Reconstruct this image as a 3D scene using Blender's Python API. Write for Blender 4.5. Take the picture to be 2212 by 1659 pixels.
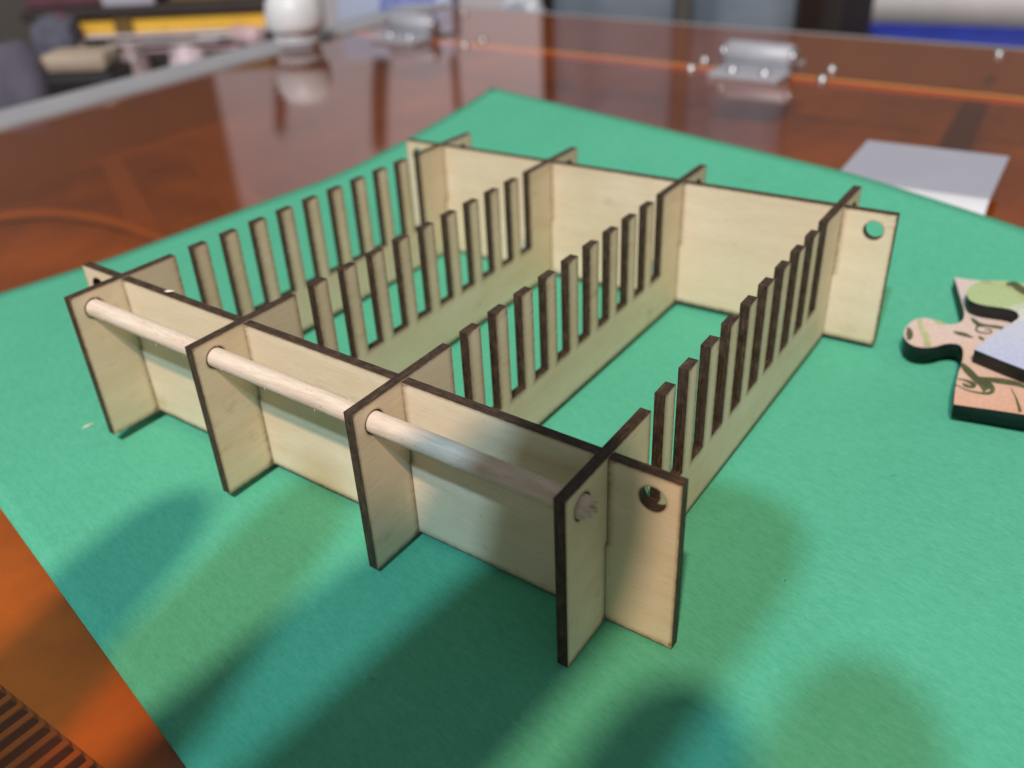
import bpy, bmesh, math, random
from mathutils import Vector, Matrix, Euler

random.seed(7)
for o in list(bpy.data.objects):
    bpy.data.objects.remove(o, do_unlink=True)
scene = bpy.context.scene
COL = scene.collection

# ------------------------------------------------------------------ scale
# everything below is written in "rack heights" (1 unit = height of the plywood rack = 30.5 mm)
S = 0.0305
ZO = 0.06                       # the acrylic lid's top is world z = 0; rack unit z = -0.06 there
def W(x, y, z):
    return Vector((x * S, y * S, (z + ZO) * S))

# ------------------------------------------------------------------ camera
CAM = Vector((5.0746, -2.8303, 3.3715))
ROT = Euler((1.0141, 0.0440, 0.6021), 'XYZ')
FPX = 3561.73 / 4032.0          # focal length in image widths
cd = bpy.data.cameras.new('camera')
cam = bpy.data.objects.new('camera', cd)
COL.objects.link(cam)
cam.location = W(*CAM)
cam.rotation_euler = ROT
cd.sensor_width = 36.0
cd.lens = 36.0 * FPX
cd.clip_start = 0.005
cd.clip_end = 50.0
cd.dof.use_dof = True
cd.dof.focus_distance = 4.55 * S
cd.dof.aperture_fstop = 15.5
scene.camera = cam
MR = ROT.to_matrix()

# ------------------------------------------------------------------ light
world = bpy.data.worlds.new('World')
scene.world = world
world.use_nodes = True
bg = world.node_tree.nodes['Background']
bg.inputs[0].default_value = (0.86, 0.97, 1.0, 1)
bg.inputs[1].default_value = 0.27

L_WARM = Vector((0.26, -0.593, 1.0))       # slope of the light: horizontal run for each unit of height
L_COOL = Vector((0.14, -0.70, 1.0))
LAMP_AIM, LAMP_H = Vector((2.6, 0.2, 0)), 36.0
def lamp(name, slope, height, colour, watts, radius):
    d = bpy.data.lights.new(name, 'POINT')
    d.color = colour
    d.energy = watts
    d.shadow_soft_size = radius * S
    o = bpy.data.objects.new(name, d)
    COL.objects.link(o)
    p = LAMP_AIM + slope * height
    o.location = W(*p)
    return o
lamp('warm_ceiling_lamp', L_WARM, 36, (1.0, 0.73, 0.53), 62.0, 0.80)
lamp('cool_ceiling_lamp', L_COOL, 36, (0.47, 0.77, 1.0), 45.0, 0.80)

scene.view_settings.view_transform = 'Standard'
scene.view_settings.look = 'None'
scene.view_settings.exposure = 0.0
scene.view_settings.gamma = 1.0
scene.view_settings.use_curve_mapping = False
scene.render.resolution_x = 1024
scene.render.resolution_y = 768
try:
    scene.cycles.transparent_max_bounces = 16
    scene.cycles.max_bounces = 10
    scene.cycles.caustics_reflective = False
    scene.cycles.caustics_refractive = False
except Exception:
    pass

# ------------------------------------------------------------------ measuring helpers (photo px of a 2212 px wide print)
def ray(px, py):
    return MR @ Vector(((px - 1106) / (FPX * 2212), -(py - 829.5) / (FPX * 2212), -1.0))
def at_z(px, py, z):
    d = ray(px, py); return CAM + d * ((z - CAM.z) / d.z)
def at_x(px, py, x):
    d = ray(px, py); return CAM + d * ((x - CAM.x) / d.x)
def at_y(px, py, y):
    d = ray(px, py); return CAM + d * ((y - CAM.y) / d.y)
def at_plane(px, py, p0, n):
    d = ray(px, py); return CAM + d * ((p0 - CAM).dot(n) / d.dot(n))

# ------------------------------------------------------------------ object helpers
def tag(o, label=None, cat=None, group=None, kind=None):
    if label: o['label'] = label
    if cat: o['category'] = cat
    if group: o['group'] = group
    if kind: o['kind'] = kind
    return o
def empty(name, loc):
    o = bpy.data.objects.new(name, None)
    o.empty_display_size = 0.01
    COL.objects.link(o)
    o.location = loc
    return o
def link(name, me, mats, parent=None, smooth=False):
    for m in (mats if isinstance(mats, (list, tuple)) else [mats]):
        me.materials.append(m)
    o = bpy.data.objects.new(name, me)
    COL.objects.link(o)
    if smooth:
        for p in me.polygons: p.use_smooth = True
    if parent is not None:
        o.parent = parent
        bpy.context.view_layer.update()
        o.matrix_parent_inverse = parent.matrix_basis.inverted()
    return o
def from_bm(name, bm, mats, parent=None, smooth=False):
    me = bpy.data.meshes.new(name)
    bmesh.ops.recalc_face_normals(bm, faces=bm.faces[:])
    bm.to_mesh(me); bm.free()
    return link(name, me, mats, parent, smooth)
def add_box(bm, x0, x1, y0, y1, z0, z1, bev=0.0):
    vs = [bm.verts.new(W(x, y, z)) for x in (x0, x1) for y in (y0, y1) for z in (z0, z1)]
    idx = [(0, 1, 3, 2), (4, 6, 7, 5), (0, 4, 5, 1), (2, 3, 7, 6), (0, 2, 6, 4), (1, 5, 7, 3)]
    fs = [bm.faces.new([vs[i] for i in f]) for f in idx]
    bmesh.ops.recalc_face_normals(bm, faces=fs)
    if bev:
        es = list({e for f in fs for e in f.edges})
        bmesh.ops.bevel(bm, geom=es, offset=bev * S, segments=2, affect='EDGES', profile=0.6)
def box(name, x0, x1, y0, y1, z0, z1, mat, parent=None, bev=0.0):
    bm = bmesh.new(); add_box(bm, x0, x1, y0, y1, z0, z1, bev)
    return from_bm(name, bm, mat, parent)
def prism(name, pts, z0, z1, mat, parent=None):
    """pts: (x, y) outline; vertical extrusion"""
    bm = bmesh.new()
    lo = [bm.verts.new(W(x, y, z0)) for x, y in pts]
    hi = [bm.verts.new(W(x, y, z1)) for x, y in pts]
    bm.faces.new(hi); bm.faces.new(lo[::-1])
    n = len(pts)
    for i in range(n):
        bm.faces.new((lo[i], lo[(i + 1) % n], hi[(i + 1) % n], hi[i]))
    return from_bm(name, bm, mat, parent)
def lathe(name, prof, origin, mat, parent=None, n=24, axis='Z', smooth=True):
    """prof: (radius, height) from bottom to top, unit coords"""
    bm = bmesh.new(); rings = []
    for r, h in prof:
        ring = []
        for k in range(n):
            a = 2 * math.pi * k / n
            c, s = r * math.cos(a), r * math.sin(a)
            v = {'Z': (c, s, h), 'X': (h, c, s), 'Y': (c, h, s)}[axis]
            ring.append(bm.verts.new(W(origin[0] + v[0], origin[1] + v[1], origin[2] + v[2])))
        rings.append(ring)
    for a, b in zip(rings, rings[1:]):
        for k in range(n):
            bm.faces.new((a[k], a[(k + 1) % n], b[(k + 1) % n], b[k]))
    bm.faces.new(rings[0][::-1]); bm.faces.new(rings[-1])
    return from_bm(name, bm, mat, parent, smooth)
def catmull(pts, n=8, closed=True):
    out = []; m = len(pts)
    rng = range(m) if closed else range(m - 1)
    for i in rng:
        g = (lambda k: pts[k % m]) if closed else (lambda k: pts[max(0, min(m - 1, k))])
        p0, p1, p2, p3 = g(i - 1), g(i), g(i + 1), g(i + 2)
        for j in range(n):
            t = j / n
            out.append(tuple(0.5 * (2 * b + (c - a) * t + (2 * a - 5 * b + 4 * c - d) * t * t + (-a + 3 * b - 3 * c + d) * t ** 3)
                             for a, b, c, d in zip(p0, p1, p2, p3)))
    if not closed: out.append(tuple(pts[-1]))
    return out

# ------------------------------------------------------------------ materials
def new_mat(name):
    m = bpy.data.materials.new(name); m.use_nodes = True
    nt = m.node_tree
    return m, nt, nt.nodes['Principled BSDF']
def N(nt, t, **kw):
    n = nt.nodes.new(t)
    for k, v in kw.items(): setattr(n, k, v)
    return n
def ramp(nt, stops, inp):
    r = N(nt, 'ShaderNodeValToRGB'); e = r.color_ramp.elements
    e[0].position, e[0].color = stops[0][0], (*stops[0][1], 1)
    e[1].position, e[1].color = stops[-1][0], (*stops[-1][1], 1)
    for p, c in stops[1:-1]:
        x = e.new(p); x.color = (*c, 1)
    nt.links.new(inp, r.inputs[0]); return r.outputs[0]
def noise(nt, vec, scale, detail=4, rough=0.55, sc=(1, 1, 1)):
    mp = N(nt, 'ShaderNodeMapping'); mp.inputs['Scale'].default_value = sc
    nt.links.new(vec, mp.inputs[0])
    n = N(nt, 'ShaderNodeTexNoise'); n.inputs['Scale'].default_value = scale
    n.inputs['Detail'].default_value = detail; n.inputs['Roughness'].default_value = rough
    nt.links.new(mp.outputs[0], n.inputs['Vector']); return n.outputs[0]
def mixc(nt, fac, a, b, mode='MIX'):
    m = N(nt, 'ShaderNodeMix', data_type='RGBA', blend_type=mode)
    for sock, v in ((m.inputs[0], fac), (m.inputs[6], a), (m.inputs[7], b)):
        if isinstance(v, (int, float)): sock.default_value = v
        elif isinstance(v, tuple): sock.default_value = (*v, 1)
        else: nt.links.new(v, sock)
    return m.outputs[2]
def mth(nt, op, a, b=None, clamp=False):
    m = N(nt, 'ShaderNodeMath', operation=op); m.use_clamp = clamp
    for s, v in zip(m.inputs, (a, b)):
        if v is None: continue
        if isinstance(v, (int, float)): s.default_value = v
        else: nt.links.new(v, s)
    return m.outputs[0]
def bump(nt, b, h, strength, dist=0.0002):
    n = N(nt, 'ShaderNodeBump'); n.inputs['Strength'].default_value = strength
    n.inputs['Distance'].default_value = dist
    nt.links.new(h, n.inputs['Height']); nt.links.new(n.outputs[0], b.inputs['Normal'])
def uvv(nt):
    return N(nt, 'ShaderNodeTexCoord').outputs['UV']
def objv(nt):
    return N(nt, 'ShaderNodeTexCoord').outputs['Object']
def plain(name, col, rough=0.6, metal=0.0, vary=0.12, scale=60, spec=0.5):
    m, nt, b = new_mat(name)
    n = noise(nt, objv(nt), scale)
    lo = tuple(c * (1 - vary) for c in col); hi = tuple(min(1, c * (1 + vary)) for c in col)
    nt.links.new(ramp(nt, [(0.3, lo), (0.7, hi)], n), b.inputs['Base Color'])
    b.inputs['Roughness'].default_value = rough; b.inputs['Metallic'].default_value = metal
    b.inputs['Specular IOR Level'].default_value = spec
    return m

def birch_material():
    m, nt, b = new_mat('birch_plywood_face')
    uv = uvv(nt)
    big = noise(nt, uv, 1.3, 3, 0.6, (0.6, 1.3, 1))
    fib = noise(nt, uv, 30, 5, 0.7, (0.16, 3.2, 1))
    col = ramp(nt, [(0.30, (0.721, 0.563, 0.386)), (0.52, (0.803, 0.651, 0.469)), (0.72, (0.875, 0.746, 0.590))], big)
    col = mixc(nt, 0.42, col, ramp(nt, [(0.28, (0.618, 0.471, 0.313)), (0.5, (0.803, 0.656, 0.480)), (0.74, (0.906, 0.799, 0.647))], fib))
    # soft cathedral figure along the board
    fg = noise(nt, uv, 3.2, 6, 0.62, (0.22, 1.9, 1))
    col = mixc(nt, 0.20, col, ramp(nt, [(0.33, (0.580, 0.419, 0.247)), (0.5, (0.770, 0.614, 0.427)), (0.68, (0.900, 0.780, 0.607))], fg))
    # pores: short dark flecks along the grain
    fl = noise(nt, uv, 60, 2, 0.5, (0.22, 2.4, 1))
    flm = mth(nt, 'MULTIPLY', mth(nt, 'SUBTRACT', fl, 0.62, True), 3.2, True)
    col = mixc(nt, flm, col, (0.360, 0.244, 0.132))
    # smoke haze and mineral stains
    sm = noise(nt, uv, 0.9, 4, 0.6)
    smm = mth(nt, 'MULTIPLY', mth(nt, 'SUBTRACT', sm, 0.50, True), 1.6, True)
    col = mixc(nt, smm, col, (0.560, 0.409, 0.236))
    st = noise(nt, uv, 2.1, 5, 0.65, (0.8, 1.5, 1))
    stm = mth(nt, 'MULTIPLY', mth(nt, 'SUBTRACT', st, 0.61, True), 4.0, True)
    col = mixc(nt, stm, col, (0.420, 0.264, 0.105))
    # laser scorch along the cut edges
    at = N(nt, 'ShaderNodeAttribute', attribute_name='scorch')
    sn = noise(nt, uv, 26, 4, 0.6)
    sc = mth(nt, 'POWER', mth(nt, 'MULTIPLY', at.outputs['Fac'], mth(nt, 'ADD', mth(nt, 'MULTIPLY', sn, 0.9), 0.5), True), 1.9)
    sc = mth(nt, 'MULTIPLY', sc, 0.85)
    col = mixc(nt, sc, col, (0.160, 0.083, 0.033))
    nt.links.new(col, b.inputs['Base Color'])
    b.inputs['Roughness'].default_value = 0.62
    b.inputs['Specular IOR Level'].default_value = 0.3
    bump(nt, b, fib, 0.25, 0.00006)
    return m
def char_material():
    m, nt, b = new_mat('laser_charred_edge')
    uv = uvv(nt)
    n1 = noise(nt, uv, 22, 5, 0.7, (0.5, 3.0, 1))
    n2 = noise(nt, objv(nt), 900, 3, 0.6)
    col = ramp(nt, [(0.30, (0.014, 0.010, 0.009)), (0.50, (0.046, 0.028, 0.018)), (0.72, (0.17, 0.10, 0.05))], n1)
    col = mixc(nt, 0.25, col, ramp(nt, [(0.35, (0.012, 0.009, 0.008)), (0.7, (0.10, 0.07, 0.05))], n2))
    nt.links.new(col, b.inputs['Base Color'])
    b.inputs['Roughness'].default_value = 0.6
    b.inputs['Specular IOR Level'].default_value = 0.35
    bump(nt, b, n2, 0.6, 0.00012)
    return m
def paper_material():
    m, nt, b = new_mat('green_construction_paper')
    uv = uvv(nt)
    f = noise(nt, uv, 15, 8, 0.8, (0.6, 1.7, 1))
    f2 = noise(nt, uv, 55, 5, 0.75, (0.45, 1.4, 1))
    big = noise(nt, uv, 1.1, 4, 0.6)
    col = ramp(nt, [(0.34, (0.059, 0.314, 0.183)), (0.5, (0.091, 0.412, 0.260)), (0.66, (0.131, 0.494, 0.332))], f)
    col = mixc(nt, 0.45, col, ramp(nt, [(0.34, (0.057, 0.311, 0.183)), (0.5, (0.091, 0.412, 0.260)), (0.66, (0.133, 0.499, 0.336))], f2))
    col = mixc(nt, 0.30, col, ramp(nt, [(0.32, (0.074, 0.368, 0.221)), (0.7, (0.106, 0.449, 0.294))], big))
    sp = noise(nt, uv, 34, 1, 0.4)
    spm = mth(nt, 'MULTIPLY', mth(nt, 'GREATER_THAN', sp, 0.80), 0.6)
    col = mixc(nt, spm, col, (0.030, 0.180, 0.107))
    nt.links.new(col, b.inputs['Base Color'])
    b.inputs['Roughness'].default_value = 0.9
    b.inputs['Specular IOR Level'].default_value = 0.15
    bump(nt, b, f2, 0.35, 0.00012)
    return m
def acrylic_material():
    m = bpy.data.materials.new('orange_acrylic'); m.use_nodes = True
    nt = m.node_tree; nt.nodes.clear()
    out = N(nt, 'ShaderNodeOutputMaterial')
    tr = N(nt, 'ShaderNodeBsdfTransparent'); tr.inputs[0].default_value = (0.95, 0.655, 0.35, 1)
    gl = N(nt, 'ShaderNodeBsdfGlossy'); gl.inputs['Roughness'].default_value = 0.07
    gl.inputs['Color'].default_value = (1, 1, 1, 1)
    df = N(nt, 'ShaderNodeBsdfDiffuse'); df.inputs[0].default_value = (0.60, 0.15, 0.02, 1)
    dirt = noise(nt, objv(nt), 45, 5, 0.7)
    dm = mth(nt, 'ADD', mth(nt, 'MULTIPLY', dirt, 0.06), 0.01)
    m1 = N(nt, 'ShaderNodeMixShader'); nt.links.new(dm, m1.inputs[0])
    nt.links.new(tr.outputs[0], m1.inputs[1]); nt.links.new(df.outputs[0], m1.inputs[2])
    fr = N(nt, 'ShaderNodeFresnel'); fr.inputs[0].default_value = 1.49
    gm = N(nt, 'ShaderNodeNewGeometry')        # reflect at the entry face only: the straight-through ray must not see total internal reflection
    two = mth(nt, 'DIVIDE', mth(nt, 'MULTIPLY', fr.outputs[0], 2.0), mth(nt, 'ADD', fr.outputs[0], 1.0))   # both faces of the sheet reflect
    fac = mth(nt, 'MULTIPLY', two, mth(nt, 'SUBTRACT', 1.0, gm.outputs['Backfacing']))
    m2 = N(nt, 'ShaderNodeMixShader'); nt.links.new(fac, m2.inputs[0])
    nt.links.new(m1.outputs[0], m2.inputs[1]); nt.links.new(gl.outputs[0], m2.inputs[2])
    nt.links.new(m2.outputs[0], out.inputs[0])
    return m
def dowel_material():
    m, nt, b = new_mat('pale_dowel_wood')
    v = objv(nt)
    f = noise(nt, v, 900, 6, 0.8, (0.16, 1.6, 1.6))
    g = noise(nt, v, 90, 3, 0.6, (0.5, 1, 1))
    col = ramp(nt, [(0.30, (0.50, 0.385, 0.285)), (0.48, (0.69, 0.575, 0.46)), (0.64, (0.80, 0.70, 0.60))], f)
    col = mixc(nt, 0.3, col, ramp(nt, [(0.35, (0.56, 0.40, 0.30)), (0.65, (0.74, 0.64, 0.54))], g))
    nt.links.new(col, b.inputs['Base Color'])
    b.inputs['Roughness'].default_value = 0.95; b.inputs['Specular IOR Level'].default_value = 0.08
    bump(nt, b, f, 0.5, 0.00010)
    return m

M_BIRCH = birch_material(); M_CHAR = char_material(); M_PAPER = paper_material()
M_ACRYL = acrylic_material(); M_DOWEL = dowel_material()
M_EDGE = plain('orange_acrylic_cut_edge', (1.0, 0.52, 0.14), 0.4, 0, 0.05)
M_FRAME = plain('grey_painted_steel', (0.37, 0.37, 0.39), 0.55, 0, 0.08, 30)
M_DECK = plain('pale_steel_deck', (0.56, 0.56, 0.54), 0.55, 0, 0.30, 45)
M_VENT = plain('vent_steel', (0.34, 0.32, 0.36), 0.5, 0, 0.2, 45)
M_DARK = plain('dark_interior_steel', (0.075, 0.06, 0.055), 0.6, 0, 0.4, 14)
M_BLACK = plain('black_plastic', (0.018, 0.016, 0.018), 0.5)
M_CHROME = plain('bright_zinc', (0.55, 0.55, 0.58), 0.32, 0.9, 0.06, 200)
M_SATIN = plain('satin_aluminium', (0.47, 0.47, 0.52), 0.55, 0.25, 0.04, 200)
M_WHITEPL = plain('white_plastic', (0.78, 0.78, 0.80), 0.4, 0, 0.05)
M_CASTER = plain('black_caster_shell', (0.03, 0.03, 0.035), 0.5)

# ------------------------------------------------------------------ large structure: machine below the lid
AZ = -ZO                                         # acrylic top in unit z
cutter = empty('laser_cutter_case', W(-8.8, 4, -6 - ZO))
tag(cutter, 'grey steel machine case with its rim showing along the left of the orange lid', 'machine')
box('side_rim', -9.3, -8.42, -10, 14.2, AZ - 6, AZ + 0.06, M_FRAME, cutter, 0.05)
box('rear_wall', -8.40, 12, 14.02, 14.25, AZ - 6, AZ - 0.02, M_FRAME, cutter)
box('machine_floor', -8.40, 12, 0.60, 14.0, AZ - 3.6, AZ - 3.4, M_DARK, cutter)
# inner deck close below the lid, with a rectangular vent opening
DZ = AZ - 0.17
ve = at_z(120, 1575, DZ)
vx0, vx1, vy0, vy1 = ve.x - 1.75, ve.x + 0.90, ve.y - 1.3, ve.y
box('deck_panel', -8.40, 12, vy1 + 0.002, 0.4, DZ - 0.08, DZ, M_DECK, cutter)
box('deck_panel', -8.40, 12, -10, vy0 - 0.002, DZ - 0.08, DZ, M_DECK, cutter)
box('deck_panel', -8.40, vx0 - 0.002, vy0, vy1, DZ - 0.08, DZ, M_DECK, cutter)
box('deck_panel', vx1 + 0.002, 12, vy0, vy1, DZ - 0.08, DZ, M_DECK, cutter)
x = vx0 + 0.072
while x < vx1 - 0.05:
    box('vent_bar', x, x + 0.038, vy0 + 0.004, vy1 - 0.004, DZ - 0.016, DZ - 0.002, M_VENT, cutter, 0.004)
    x += 0.098
box('duct_box', vx0 - 0.3, vx1 + 0.3, vy0 - 0.3, vy1 + 0.3, DZ - 0.5, DZ - 0.4, M_BLACK, cutter)
def bed_material():
    m, nt, b = new_mat('stained_bed_steel')
    v = objv(nt)
    n1 = noise(nt, v, 9, 5, 0.6); n2 = noise(nt, v, 60, 4, 0.6, (1, 0.35, 1))
    col = ramp(nt, [(0.34, (0.13, 0.125, 0.12)), (0.50, (0.30, 0.28, 0.26)), (0.66, (0.58, 0.54, 0.48))], n1)
    col = mixc(nt, 0.3, col, ramp(nt, [(0.35, (0.09, 0.08, 0.08)), (0.65, (0.42, 0.37, 0.33))], n2))
    nt.links.new(col, b.inputs['Base Color']); b.inputs['Roughness'].default_value = 0.6
    return m
M_BED = bed_material()
box('bed_plate', -8.38, 12, 0.45, 13.9, AZ - 0.95, AZ - 0.80, M_BED, cutter)
M_CABLE = plain('pale_cable_sleeve', (0.40, 0.37, 0.33), 0.6)
def tube(name, pts, r, mat, parent, n=10):
    bm = bmesh.new(); rings = []
    c = catmull(pts, 8, closed=False)
    for i, p in enumerate(c):
        d = (Vector(c[min(i + 1, len(c) - 1)]) - Vector(c[max(i - 1, 0)])).normalized()
        s_ = d.cross(Vector((0, 0, 1))).normalized(); u = s_.cross(d)
        rings.append([bm.verts.new(W(*(Vector(p) + s_ * r * math.cos(2 * math.pi * k / n) + u * r * math.sin(2 * math.pi * k / n)))) for k in range(n)])
    for q, w in zip(rings, rings[1:]):
        for k in range(n): bm.faces.new((q[k], q[(k + 1) % n], w[(k + 1) % n], w[k]))
    bm.faces.new(rings[0][::-1]); bm.faces.new(rings[-1])
    return from_bm(name, bm, mat, parent, True)
zc = AZ - 0.72
tube('cable', [tuple(at_z(px, py, zc)) for px, py in ((-120, 500), (-10, 472), (110, 462), (240, 480), (340, 515), (440, 560))], 0.075, M_CABLE, cutter)
for q in (((375, 300), (450, 300), (600, 470), (520, 500)), ((215, 345), (262, 340), (360, 520), (300, 540))):
    prism('steel_strip', [tuple(at_z(px, py, AZ - 0.77))[:2] for px, py in q], AZ - 0.798, AZ - 0.77, plain('bare_steel_strip', (0.32, 0.30, 0.28), 0.5), cutter)
prism('dark_strip', [tuple(at_z(px, py, AZ - 0.13))[:2] for px, py in ((2092, 200), (2146, 204), (2092, 330), (2022, 322))], AZ - 0.16, AZ - 0.13, M_BLACK, cutter)
rear = box('rear_window', -8.40, 12, 11.06, 14.0, AZ - 0.10, AZ, M_ACRYL, cutter)
box('window_edge', -8.40, 12, 11.035, 11.057, AZ - 0.10, AZ - 0.002, M_EDGE, cutter)

lid = box('acrylic_lid', -8.40, 12, -10, 11.00, AZ - 0.10, AZ, M_ACRYL)
tag(lid, 'transparent orange acrylic lid lying under the green paper', 'lid')

# ------------------------------------------------------------------ green paper, curling up at the back
ZP = -0.044
pang = math.radians(-12.5)
PV = Vector((math.cos(pang), math.sin(pang), 0)); PU = Vector((-PV.y, PV.x, 0))
PS0 = PU.dot(at_z(150, 1305, ZP)); PW0 = PV.dot(at_z(253, 553, ZP))
def paper_z(s, w):
    a = 4.25 + 0.65 * min(1.0, max(0.0, w / 4.0))
    H = 0.62 - 0.03 * min(1, w / 4.8) - 0.115 * max(0.0, (w - 4.8) / 1.5) ** 1.15
    t = (s - a) / (7.03 - a)
    if t <= 0: 
        z = 0.0
    else:
        z = max(0.05, H) * t ** 1.32
    lift = 0.11 * max(0, 1 - w / 1.6) ** 2 * max(0.0, min(1.0, (s - 2.0) / 2.2)) * max(0, 1 - max(0, s - 4.2) / 2.5)
    return z + lift
def paper_xy(s, w):
    return PU * (s + PS0) + PV * (w + PW0)
def build_paper():
    ns, nw = 72, 60
    bm = bmesh.new(); uvl = bm.loops.layers.uv.new('UVMap'); g = []; uvs = {}
    for i in range(ns + 1):
        s = 7.03 * i / ns; row = []
        for j in range(nw + 1):
            w = 9.1 * j / nw
            p = paper_xy(s, w)
            v = bm.verts.new(W(p.x, p.y, ZP + paper_z(s, w))); uvs[v] = (w, s); row.append(v)
        g.append(row)
    for i in range(ns):
        for j in range(nw):
            f = bm.faces.new((g[i][j], g[i][j + 1], g[i + 1][j + 1], g[i + 1][j]))
            f.smooth = True
            for l in f.loops: l[uvl].uv = uvs[l.vert]
    me = bpy.data.meshes.new('green_paper'); bm.to_mesh(me); bm.free()
    o = link('green_paper', me, M_PAPER)
    md = o.modifiers.new('thickness', 'SOLIDIFY'); md.thickness = 0.00024; md.offset = -1
    return o
paper = build_paper()
tag(paper, 'sheet of green construction paper under the wooden rack, its far edge curling up', 'paper')

# ------------------------------------------------------------------ the plywood rack
RX = [0.0, 1.1356, 2.3178, 3.514]                # right-hand faces of the four dividers
T = 0.0581; FA = 0.358; LY = 3.2738; RC = 0.427; BX = 0.362
SP, SQ, SWD, SD = 0.4184, 0.2649, 0.1187, 0.6436   # slots: start, pitch, tooth width, depth
HR = 0.066
def twist(x, y, z):
    return (x, y, z + 0.0334 * (x - 1.8) * (y / 3.3 - 0.5))
rack = empty('plywood_rack', W(1.75, 1.6, ZP))
tag(rack, 'interlocking plywood rack with slotted dividers and charred edges on green paper', 'rack')

def uniq(vals):
    out = []
    for v in sorted(vals):
        if not out or v - out[-1] > 1e-5: out.append(v)
    return out
def panel(A, B, solid, pick, mapf, uo, holes=()):
    """Board in the (a, b) plane made of grid cells; returns a bmesh of the picked cells.
    solid(a,b): board material there; pick(a,b): belongs to this piece; mapf(a,b,side) -> unit xyz (side 0 / 1 = the two faces)"""
    bm = bmesh.new(); uvl = bm.loops.layers.uv.new('UVMap')
    scl = bm.verts.layers.float.new('scorch')
    na, nb = len(A), len(B)
    mid = lambda L, i: 0.5 * (L[i] + L[i + 1])
    sol = [[solid(mid(A, i), mid(B, j)) for j in range(nb - 1)] for i in range(na - 1)]
    pk = [[sol[i][j] and pick(mid(A, i), mid(B, j)) for j in range(nb - 1)] for i in range(na - 1)]
    S_ = lambda i, j: 0 <= i < na - 1 and 0 <= j < nb - 1 and sol[i][j]
    cache = {}
    def V(i, j, side):
        key = (i, j, side)
        if key not in cache:
            v = bm.verts.new(W(*twist(*mapf(A[i], B[j], side))))
            full = S_(i, j) and S_(i - 1, j) and S_(i, j - 1) and S_(i - 1, j - 1)
            v[scl] = 0.0 if full else 1.0
            cache[key] = v
        return cache[key]
    def face(vs, uvs, mat):
        f = bm.faces.new(vs); f.material_index = mat
        for l, q in zip(f.loops, uvs): l[uvl].uv = q
        return f
    def raw(a, b, side, sc):
        v = bm.verts.new(W(*twist(*mapf(a, b, side)))); v[scl] = sc; return v
    holecell = {}
    for (ha, hb, hr) in holes:
        for i in range(na - 1):
            for j in range(nb - 1):
                if A[i] < ha < A[i + 1] and B[j] < hb < B[j + 1]: holecell[(i, j)] = (ha, hb, hr)
    for i in range(na - 1):
        for j in range(nb - 1):
            if not pk[i][j]: continue
            if (i, j) in holecell:
                ha, hb, hr = holecell[(i, j)]; n = 40
                a0, a1, b0, b1 = A[i], A[i + 1], B[j], B[j + 1]
                r2 = min(hr * 1.42, ha - a0 - 0.004, a1 - ha - 0.004, hb - b0 - 0.004, b1 - hb - 0.004)
                angs = sorted([2 * math.pi * q / n for q in range(n)] + [math.atan2(y - hb, x - ha) % (2 * math.pi) for x in (a0, a1) for y in (b0, b1)])
                def edge(an):
                    c, s = math.cos(an), math.sin(an); tt = 1e9
                    if c > 1e-9: tt = min(tt, (a1 - ha) / c)
                    if c < -1e-9: tt = min(tt, (a0 - ha) / c)
                    if s > 1e-9: tt = min(tt, (b1 - hb) / s)
                    if s < -1e-9: tt = min(tt, (b0 - hb) / s)
                    return (ha + c * tt, hb + s * tt)
                rim = {}
                for side in (0, 1):
                    R1 = [(ha + hr * math.cos(q), hb + hr * math.sin(q)) for q in angs]
                    R2 = [(ha + r2 * math.cos(q), hb + r2 * math.sin(q)) for q in angs]
                    R3 = [edge(q) for q in angs]
                    v1 = [raw(*q, side, 1.0) for q in R1]; v2 = [raw(*q, side, 0.0) for q in R2]; v3 = [raw(*q, side, 0.0) for q in R3]
                    m = len(angs)
                    for q in range(m):
                        z = (q + 1) % m
                        for (u, ru), (v, rv) in (((v1, R1), (v2, R2)), ((v2, R2), (v3, R3))):
                            face((u[q], u[z], v[z], v[q]), [(uo[0] + p[0], uo[1] + p[1]) for p in (ru[q], ru[z], rv[z], rv[q])], 0)
                    rim[side] = [raw(*q, side, 1.0) for q in R1]
                for q in range(len(angs)):
                    z = (q + 1) % len(angs)
                    u0, u1 = angs[q] * hr, (angs[q] + 0.16) * hr
                    face((rim[0][q], rim[0][z], rim[1][z], rim[1][q]), [(u0, 0), (u1, 0), (u1, T), (u0, T)], 1)
            else:
                for side in (0, 1):
                    ij = [(i, j), (i + 1, j), (i + 1, j + 1), (i, j + 1)]
                    face([V(*q, side) for q in ij], [(uo[0] + A[p], uo[1] + B[q]) for p, q in ij], 0)
            for di, dj, e0, e1 in ((-1, 0, (i, j), (i, j + 1)), (1, 0, (i + 1, j), (i + 1, j + 1)), (0, -1, (i, j), (i + 1, j)), (0, 1, (i, j + 1), (i + 1, j + 1))):
                if S_(i + di, j + dj): continue
                c = [raw(A[e0[0]], B[e0[1]], 0, 1), raw(A[e1[0]], B[e1[1]], 0, 1), raw(A[e1[0]], B[e1[1]], 1, 1), raw(A[e0[0]], B[e0[1]], 1, 1)]
                la = A[e0[0]] + B[e0[1]]; lb = A[e1[0]] + B[e1[1]]
                face(c, [(la + uo[0], uo[1]), (lb + uo[0], uo[1]), (lb + uo[0], uo[1] + T), (la + uo[0], uo[1] + T)], 1)
    return bm
EPS = 0.05
LAP = 0.002
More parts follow.
